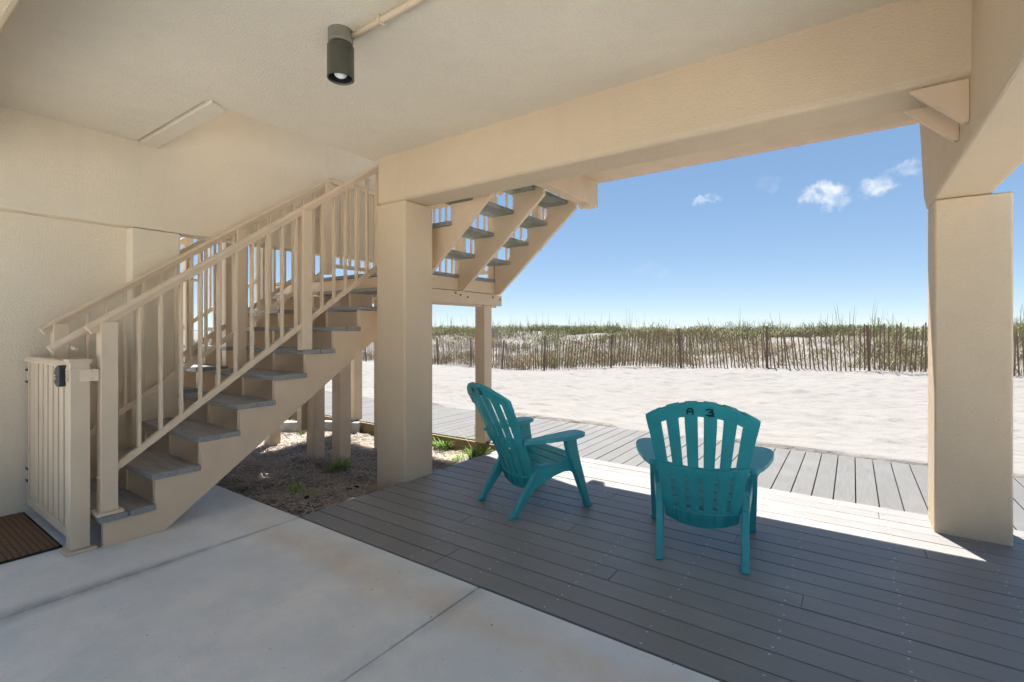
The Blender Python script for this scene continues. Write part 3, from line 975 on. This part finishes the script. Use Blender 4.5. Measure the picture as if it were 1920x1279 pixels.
def ink_stroke(mb, pts, w=.0075):
    """a flat pen stroke lying on the rear face of the back; pts in (x metres, s)"""
    def P(p, o_):
        s = p[1]; wv_ = .205 + (.292 - .205) * max(0.0, min(1.0, s / .83)) ** 1.1 - max(0, s - .83) * .05
        return back_pt(p[0] / wv_, s, o_)
    for a, b_ in zip(pts[:-1], pts[1:]):
        A, B_ = P(a, .0225), P(b_, .0225)
        d = (B_ - A)
        if d.length < 1e-6: continue
        d.normalize(); n_ = Vector((0, -.92, -.39)).cross(d).normalized() * w / 2
        A2, B2 = A - d * w * .35, B_ + d * w * .35
        nr = Vector((0, -.92, -.39)) * .0012
        mb.poly([A2 - n_, B2 - n_, B2 + n_, A2 + n_, A2 - n_ + nr, B2 - n_ + nr, B2 + n_ + nr, A2 + n_ + nr],
                [(0, 1, 2, 3), (7, 6, 5, 4), (0, 4, 5, 1), (1, 5, 6, 2), (2, 6, 7, 3), (3, 7, 4, 0)])


def make_chair():
    ch = empty('adirondack_chair')
    tl = 'teal'
    for sgn in (-1, 1):
        # front leg, tapering down from the arm
        rings = []
        for z, ya, yb_, xc, th in ((.535, .09, .195, .298, .044), (.45, .105, .208, .300, .042), (.33, .15, .238, .302, .042), (.16, .218, .29, .304, .042), (.03, .275, .325, .305, .04), (.018, .278, .345, .305, .046), (0, .278, .348, .305, .046)):
            rings.append([(sgn * (xc - th / 2), ya, z), (sgn * (xc + th / 2), ya + .006, z), (sgn * (xc + th / 2), yb_ - .006, z), (sgn * (xc - th / 2), yb_, z)])
        MB().loft(rings).build('front_leg', tl, ch, bevel=.006)
        # side rail with arched underside, falling towards the back
        rings = []
        for y, zt, zb, xc in ((.225, .385, .225, .283), (.16, .378, .275, .281), (.10, .36, .278, .275), (.02, .332, .255, .262), (-.08, .302, .205, .246), (-.15, .28, .17, .235)):
            rings.append([(sgn * (xc - .014), y, zb), (sgn * (xc + .014), y, zb), (sgn * (xc + .014), y, zt), (sgn * (xc - .014), y, zt)])
        MB().loft(rings).build('side_rail', tl, ch, bevel=.004)
        # rear leg, splayed back and out
        rings = []
        for z, y, xc, wy, wx in ((.345, -.055, .243, .10, .040), (.26, -.105, .236, .10, .042), (.16, -.185, .229, .072, .040), (.03, -.283, .224, .05, .038), (.016, -.298, .224, .066, .042), (0, -.302, .224, .068, .042)):
            rings.append([(sgn * (xc - wx / 2), y - wy / 2, z), (sgn * (xc + wx / 2), y - wy / 2, z), (sgn * (xc + wx / 2), y + wy / 2, z), (sgn * (xc - wx / 2), y + wy / 2, z)])
        MB().loft(rings).build('rear_leg', tl, ch, bevel=.006)
        # paddle arm
        out = [(.245, -.225), (.285, -.245), (.328, -.17), (.366, -.07), (.398, .04), (.412, .13), (.404, .19), (.372, .228), (.32, .24), (.272, .23), (.250, .19), (.242, .11), (.243, 0), (.245, -.12)]
        zf = lambda y: .512 + .036 * (y + .24) / .6
        n_ = len(out); pts = []; cxx, cyy = .32, .0
        for dz, sh in ((0.0, .975), (-.006, 1.0), (-.028, .995)):
            for x_, y_ in out: pts.append((sgn * (cxx + (x_ - cxx) * sh), cyy + (y_ - cyy) * sh, zf(y_) + .028 + dz))
        fs = [tuple(range(n_)), tuple(range(3 * n_ - 1, 2 * n_ - 1, -1))]
        for r_ in range(2):
            for i in range(n_): fs.append((r_ * n_ + i, r_ * n_ + (i + 1) % n_, (r_ + 1) * n_ + (i + 1) % n_, (r_ + 1) * n_ + i))
        MB().poly(pts, fs).build('arm', tl, ch, bevel=.004)
    # seat slats
    NS, y_f, y_r, z_f, z_r = 5, .235, -.135, .385, .262
    for k in range(NS):
        a, b_ = k / NS, (k + 1) / NS - .022
        ya, yb_ = y_f + (y_r - y_f) * a, y_f + (y_r - y_f) * b_
        za, zb = z_f + (z_r - z_f) * a, z_f + (z_r - z_f) * b_
        hw = .272 - .035 * (k / NS)
        m_ = MB()
        if k == 0:
            prof = [(ya + .028, za - .055), (ya + .026, za - .025), (ya + .012, za - .004), (ya - .012, za - .001), (yb_, zb), (yb_, zb - .016), (ya - .008, za - .018), (ya + .008, za - .026), (ya + .014, za - .055)]
        else:
            prof = [(ya, za - .022), (ya, za), (yb_, zb), (yb_, zb - .022)]
        m_.prism(prof, 'x', -hw, hw)
        m_.build('seat_slat', tl, ch, bevel=.003)
    MB().prism([(.20, .35), (.20, .36), (-.13, .248), (-.13, .238)], 'x', -.02, .02).build('seat_rib', tl, ch)
    # back: six fanned slats tied by three bands
    g = .0135
    edges = [-1, -2 / 3, -1 / 3, 0, 1 / 3, 2 / 3, 1]
    for a, b_ in zip(edges[:-1], edges[1:]):
        def rng_(u, a=a, b_=b_):
            return (.0, s_top(u) - .003)
        ga_ = g / .26
        u0, u1 = a + (ga_ if a > -1 else 0), b_ - (ga_ if b_ < 1 else 0)
        us = [u0 + (u1 - u0) * i / 5 for i in range(6)]
        shell(us, rng_, 22, 0, .013).build('back_slat', tl, ch, bevel=.002, smooth=False)
    us = [-1 + 2 * i / 40 for i in range(41)]
    wob = lambda u: -.012 * (1 - u * u)
    shell(us, lambda u: (s_top(u) - .115, s_top(u) - .012), 6, -.003, .0185).build('top_band', tl, ch, bevel=.002)
    shell(us, lambda u: (.385 + wob(u), .465 + wob(u)), 5, -.004, .026).build('middle_band', tl, ch, bevel=.002)
    shell([u * .985 for u in us], lambda u: (-.005 - .03 * (1 - u * u), .085), 5, -.004, .022).build('bottom_band', tl, ch, bevel=.002)
    # thin ribs on the rear of the bands beside every slot
    for u in edges[1:-1]:
        for du in (-.055, .055):
            for s0, s1 in ((-.01, .085), (.375, .46)):
                shell([u + du - .007, u + du + .007], lambda q, s0=s0, s1=s1: (s0, s1), 3, .02, .031).build('rib', tl, ch)
    # handwritten marks on the rear face
    A = [[(-.014, .905), (-.013, .937), (-.006, .949), (.004, .948), (.009, .938), (.0095, .905)], [(-.013, .925), (.009, .926)]]
    ik = MB()
    for st in A: ink_stroke(ik, [(x_ * 1.25 - .050, s) for x_, s in st])
    ik.build('handwritten_letter', 'ink', ch, recalc=True)
    ik = MB()
    three = [[(-.016, .944), (-.004, .951), (.010, .946), (.009, .934), (-.004, .928), (.010, .926), (.014, .915), (.003, .905), (-.015, .906)], [(-.006, .899), (.016, .899)]]
    for st in three: ink_stroke(ik, [(x_ * 1.25 + .046, s) for x_, s in st])
    ik.build('handwritten_digit', 'ink', ch, recalc=True)
    return ch


chair = make_chair()
tag(chair, 'teal plastic adirondack chair seen from its side nearer the cream column', 'chair', 'teal adirondack chairs on the deck')
chair2 = copy_tree(chair)
chair2['label'] = 'teal plastic adirondack chair seen squarely from behind facing the dune'


def place(o, rear_mid, facing_deg):
    """origin sits between the feet; the rear feet lie .30 behind it"""
    a = R(facing_deg); f = Vector((-math.sin(a), math.cos(a)))
    o.location = (rear_mid[0] + f.x * .302, rear_mid[1] + f.y * .302, .0022); o.rotation_euler = (0, 0, a)


place(chair, (-2.136, 2.85), -22)
place(chair2, (-.695, 2.832), 13.2)


# ------------------------------------------------------------------ plants
def blades(mb_v, mb_f, c, n, h, spread, w, droop=.5, lean=(0, 0)):
    for _ in range(n):
        a = random.uniform(0, 2 * math.pi); L = h * random.uniform(.55, 1.1); sp = spread * random.uniform(.2, 1)
        bx, by = c[0] + random.gauss(0, spread * .18), c[1] + random.gauss(0, spread * .18)
        dx, dy = math.cos(a), math.sin(a); o = len(mb_v); ww = w * random.uniform(.7, 1.2)
        nx_, ny_ = -dy * ww, dx * ww
        segs = 4
        for i in range(segs + 1):
            s = i / segs; r_ = sp * (s ** 1.6); z = L * (s - droop * s ** 3 * random.uniform(.8, 1.0))
            k_ = (1 - s) ** .6
            mb_v.append((bx + dx * r_ + lean[0] * s - nx_ * k_, by + dy * r_ + lean[1] * s - ny_ * k_, c[2] + z))
            mb_v.append((bx + dx * r_ + lean[0] * s + nx_ * k_, by + dy * r_ + lean[1] * s + ny_ * k_, c[2] + z))
        for i in range(segs): mb_f.append((o + 2 * i, o + 2 * i + 1, o + 2 * i + 3, o + 2 * i + 2))


def tuft(name, label, c, n, h, spread, w, mat='tuft', droop=.45):
    v, f = [], []
    blades(v, f, (0, 0, 0), n, h, spread, w, droop)
    m_ = MB(); m_.v, m_.f = v, f
    o = m_.build(name, mat, None, recalc=False); o.location = c
    tag(o, label, 'plant', 'grass tufts in the bed')
    return o


def gp(px, py, z):
    d = (CAM_H - z) * 913 / (py - 618.5); p = at(px, py, d); return (p.x, p.y, p.z)


for lbl, (px, py), n, h, sp, w in (
        ('bright green grass tuft between the stair post and column', (637, 882), 150, .21, .26, .0038),
        ('small upright grass tuft by the concrete edge and pine cones', (556, 945), 40, .20, .16, .0055),
        ('thin grass sprig touching the deck corner by concrete', (588, 951), 12, .15, .12, .0045),
        ('small weed growing between the two stair posts', (608, 832), 40, .14, .14, .0045),
        ('sunlit yellow green grass clump against mossy retaining board', (832, 838), 130, .24, .26, .0055),
        ('low sunlit grass beside the deck behind column', (856, 862), 80, .14, .22, .0045),
        ('long grass hanging over deck edge behind side-on chair', (892, 858), 120, .30, .24, .0055),
        ('tall grass growing up beside the landing post', (905, 838), 110, .55, .22, .005),
        ('pale grass blade clump beside the grey curb', (566, 812), 26, .26, .12, .0055)):
    p = gp(px, py, -.13)
    tuft('grass_tuft', lbl, (p[0], p[1], float(bed_z(p[0], p[1])) - .005), n, h, sp, w)
# bare twig leaning out of the bed
tw = gp(890, 850, -.12)
o = MB().tube([(tw[0], tw[1], -.13), (tw[0] - .14, tw[1] + .02, .02), (tw[0] - .30, tw[1] + .05, .10), (tw[0] - .44, tw[1] + .06, .13)], [.004, .0035, .0025, .001], 6).build('twig', 'straw')
tag(o, 'thin bare twig leaning over the bed behind the column', 'twig')

# dark pine cones by the deck corner
for i, (px, py, lbl) in enumerate(((575, 948, 'dark pine cone nearest the concrete edge'), (596, 944, 'dark pine cone tucked behind the grass sprig'), (655, 918, 'round dark pine cone nearest the column'), (668, 911, 'flat dark pine cone beside the column base'), (622, 935, 'small dark pine cone between the others and deck'))):
    p = gp(px, py, -.08)
    mb = MB(); prof = []
    r0 = random.uniform(.016, .026)
    for k in range(9):
        tt = k / 8; prof.append((max(.001, r0 * math.sin(math.pi * min(.97, tt + .03)) * (1.18 if k % 2 else .85)), (tt - .5) * r0 * 2.1))
    o = mb.lathe(prof, (0, 0, 0), 11).build('pine_cone', 'cone'); o.location = (p[0], p[1], float(bed_z(p[0], p[1])) + .026); o.rotation_euler = (random.uniform(.9, 1.6), 0, random.uniform(0, 6)); o.scale = (1, .75, 1.35)
    tag(o, lbl, 'pine cone', 'pine cones in the bed')

# grey kerb where the bed meets the path on the left
o = MB().prism([(-7.2, 3.2), (-6.75, 3.75), (-6.35, 4.2), (-5.75, 4.44), (-5.70, 4.36), (-6.28, 4.10), (-6.66, 3.68), (-7.1, 3.14)], 'z', -.25, .0).build('kerb', 'curb', None, .006)
tag(o, kind='structure')

# ------------------------------------------------------------------ sand fence
fence = empty('sand_fence', tuple(at(1210, 618.5, 17.4).xy) + (0,)); tag(fence, 'weathered brown wooden slat sand fence along the dune foot', 'fence')
FI = Matrix.Translation(-Vector(fence.location))
slat_me = MB().box(-.0165, .0165, -.004, .004, 0, 1.22).build('slat', 'slat', None)
slat_src = slat_me.data
bpy.data.objects.remove(slat_me)
post_me = MB().box(-.03, .03, -.025, .025, 0, 1.5).build('post', 'post', None); post_src = post_me.data; bpy.data.objects.remove(post_me)
# walk along the line between the left view edge and right of the frame
seg = fence_pts; segL = np.hypot(*(seg[1:] - seg[:-1]).T); cum = np.concatenate([[0], np.cumsum(segL)])


def fpt(s):
    i = min(max(np.searchsorted(cum, s) - 1, 0), len(segL) - 1); f_ = (s - cum[i]) / segL[i]
    p = seg[i] + (seg[i + 1] - seg[i]) * f_; d = (seg[i + 1] - seg[i]) / segL[i]
    return p, d


s0 = cum[2]; s1 = cum[11] - 0.1
s = s1; cnt = 0; npost = 0
far = MB()
lean_base = 0
while s > s0:
    p, d = fpt(s)
    p = p + np.array([-d[1], d[0]]) * (.10 * math.sin(s * .9) + .05 * math.sin(s * 2.3))
    z = float(ground_z(np.array([p[0]]), np.array([p[1]]))[0]) - .05
    lean_base = .11 * math.sin(s * .55) * math.sin(s * .21 + 1) + .03 * math.sin(s * 1.9)
    lean = lean_base + random.gauss(0, .02)
    sc = random.uniform(.93, 1.05)
    zt = .10 * math.sin(s * .8)
    a_ = math.atan2(d[1], d[0])
    if cnt < 290:
        o = bpy.data.objects.new('slat', slat_src); C.objects.link(o); o.parent = fence; o.matrix_parent_inverse = FI
        o.location = (p[0], p[1], z + zt); o.rotation_euler = (random.gauss(0, .05), lean, a_); o.scale = (1, 1, sc)
    else:
        h_ = 1.2 * sc
        far.bar((p[0], p[1], z + zt), (p[0] + d[0] * lean * h_, p[1] + d[1] * lean * h_, z + zt + h_), .038, .01, (d[0], d[1], 0))
    if cnt % 24 == 9:
        o = bpy.data.objects.new('post', post_src); C.objects.link(o); o.parent = fence; o.matrix_parent_inverse = FI
        o.location = (p[0], p[1] + .03, z - .1); o.rotation_euler = (random.gauss(0, .03), random.gauss(0, .04), a_); o.scale = (1, 1, random.uniform(.9, 1.02))
    cnt += 1
    s -= random.uniform(.098, .118)
print('fence slats', cnt)
if far.v:
    o = far.build('far_slats', 'slat'); o.parent = fence; o.matrix_parent_inverse = FI; tag(o, kind='stuff')
for hh in (.22, .62, 1.02):                            # twisted wire strands
    pts = []
    for q in np.arange(s0, s1, .6):
        p, d = fpt(q); p = p + np.array([-d[1], d[0]]) * (.10 * math.sin(q * .9) + .05 * math.sin(q * 2.3))
        pts.append((p[0], p[1], float(ground_z(np.array([p[0]]), np.array([p[1]]))[0]) - .05 + hh + .10 * math.sin(q * .8)))
    o = MB().tube(pts, .003, 4).build('wire', 'post'); o.parent = fence; o.matrix_parent_inverse = FI

# ------------------------------------------------------------------ dune vegetation
def dune_mass(name, label, mat, n_try, tmin, tmax, dens_fn, h, spread, nb, w, droop=.35, xr=(-45, 14)):
    X = rng.uniform(xr[0], xr[1], n_try); Y = rng.uniform(5, 62, n_try)
    T_ = fence_dist(X, Y)
    ok = (T_ > tmin) & (T_ < tmax)
    # keep what the view cone can see, with a margin
    D = -X * math.sin(CAM_A) + Y * math.cos(CAM_A); U = (X * math.cos(CAM_A) + Y * math.sin(CAM_A)) / np.maximum(D, .1)
    ok &= (D > 3) & (U > -1.0) & (U < 1.35)
    X, Y, T_ = X[ok], Y[ok], T_[ok]
    k_ = rng.uniform(0, 1, len(X)) < dens_fn(X, Y, T_)
    X, Y, T_ = X[k_], Y[k_], T_[k_]
    Z = ground_z(X, Y)
    n = len(X)
    reps = nb
    X = np.repeat(X, reps); Y = np.repeat(Y, reps); Z = np.repeat(Z, reps); m = len(X)
    X = X + rng.normal(0, spread * .35, m); Y = Y + rng.normal(0, spread * .35, m)
    a = rng.uniform(0, 2 * np.pi, m); L = h * rng.uniform(.4, 1.15, m) * (.5 + .95 * vnoise(X, Y, .55, 61)); sp_ = spread * rng.uniform(.15, 1.5, m); ww = w * rng.uniform(.7, 1.3, m)
    b_ang = rng.uniform(0, 2 * np.pi, m)
    dx, dy = np.cos(a), np.sin(a); wx, wy = np.cos(b_ang) * ww, np.sin(b_ang) * ww
    vs = []
    for s_, k2 in ((0, 1), (.45, .85), (.8, .55), (1.0, .08)):
        r_ = sp_ * s_ ** 1.7; z = L * (s_ - droop * s_ ** 3)
        vs.append(np.stack([X + dx * r_ - wx * k2, Y + dy * r_ - wy * k2, Z - .03 + z], -1)); vs.append(np.stack([X + dx * r_ + wx * k2, Y + dy * r_ + wy * k2, Z - .03 + z], -1))
    V = np.stack(vs, 1).reshape(-1, 3); b0 = np.arange(m) * 8
    F = np.concatenate([np.stack([b0 + 2 * i, b0 + 2 * i + 1, b0 + 2 * i + 3, b0 + 2 * i + 2], -1) for i in range(3)])
    me = bpy.data.meshes.new(name); me.from_pydata(V.tolist(), [], F.tolist()); me.materials.append(M[mat])
    o = bpy.data.objects.new(name, me); C.objects.link(o); tag(o, label, 'grass', kind='stuff')
    print(name, n, 'clumps', m * 6, 'tris')
    return o


patch = lambda X, Y, s, seed: vnoise(X, Y, s, seed)
dune_mass('crest_grass', 'green sea oat grass along the dune crest', 'grass_green', 90000, 4.5, 14,
          lambda X, Y, T: .62 * smooth(4.5, 8, T) * (1 - smooth(12.5, 14, T)) * smooth(.22, .6, patch(X, Y, .5, 41)), .60, .36, 12, .010)
dune_mass('dune_grass', 'mixed green grass clumps on the dune face behind the fence', 'grass_green', 90000, -.2, 8,
          lambda X, Y, T: .24 * smooth(.42, .64, patch(X, Y, .42, 43)) * smooth(-.2, .8, T), .60, .36, 12, .009)
dune_mass('dry_dune_grass', 'dry brown grass and stems tangled behind the fence', 'grass_dry', 110000, -.3, 9,
          lambda X, Y, T: .22 * smooth(.42, .64, patch(X, Y, .37, 47)) * smooth(-.3, .5, T), .66, .40, 12, .008)
dune_mass('sea_oats', 'tall thin sea oat stalks above the dune crest', 'oats', 9000, 6, 13,
          lambda X, Y, T: .34 * smooth(6, 9, T), 1.25, .22, 2, .009, .06)
dune_mass('tall_crest_grass', 'taller ragged grass clumps breaking the dune skyline', 'grass_green', 26000, 6.5, 13,
          lambda X, Y, T: .5 * smooth(.5, .75, patch(X, Y, .8, 59)), .95, .34, 12, .012)
dune_mass('foreground_grass', 'sparse dry tufts scattered on sand before the fence', 'grass_dry', 40000, -1.5, .2,
          lambda X, Y, T: .6 * smooth(.55, .72, patch(X, Y, .9, 53)) * smooth(-1.5, -.2, T), .30, .32, 9, .006)

# weathered sign board on the dune crest
p = at(925, 622, 27)
o = empty('dune_sign', (p.x, p.y, float(ground_z(np.array([p.x]), np.array([p.y]))[0]))); o.rotation_euler = (0, 0, CAM_A)
zc_ = CAM_H - o.location.z
MB().box(-.28, .28, -.02, .02, zc_ - .22, zc_ + .03).build('board', 'signgrey', o)
for sx in (-.2, .2): MB().box(sx - .03, sx + .03, .021, .07, -.4, zc_ + .0).build('post', 'signgrey', o)
tag(o, 'small weathered grey board standing among the crest grass', 'sign')

# pink float glimpsed behind the lower steps
p = gp(497, 760, 0)
o = MB().tube([(-9.2, 5.35, .03), (-9.15, 5.33, .35), (-9.05, 5.3, .62), (-8.9, 5.27, .72), (-8.8, 5.25, .60)], [.05, .055, .055, .05, .03], 10).build('pink_float', 'pinkp', smooth=True)
tag(o, 'bright pink beach float glimpsed through the stair treads', 'float')
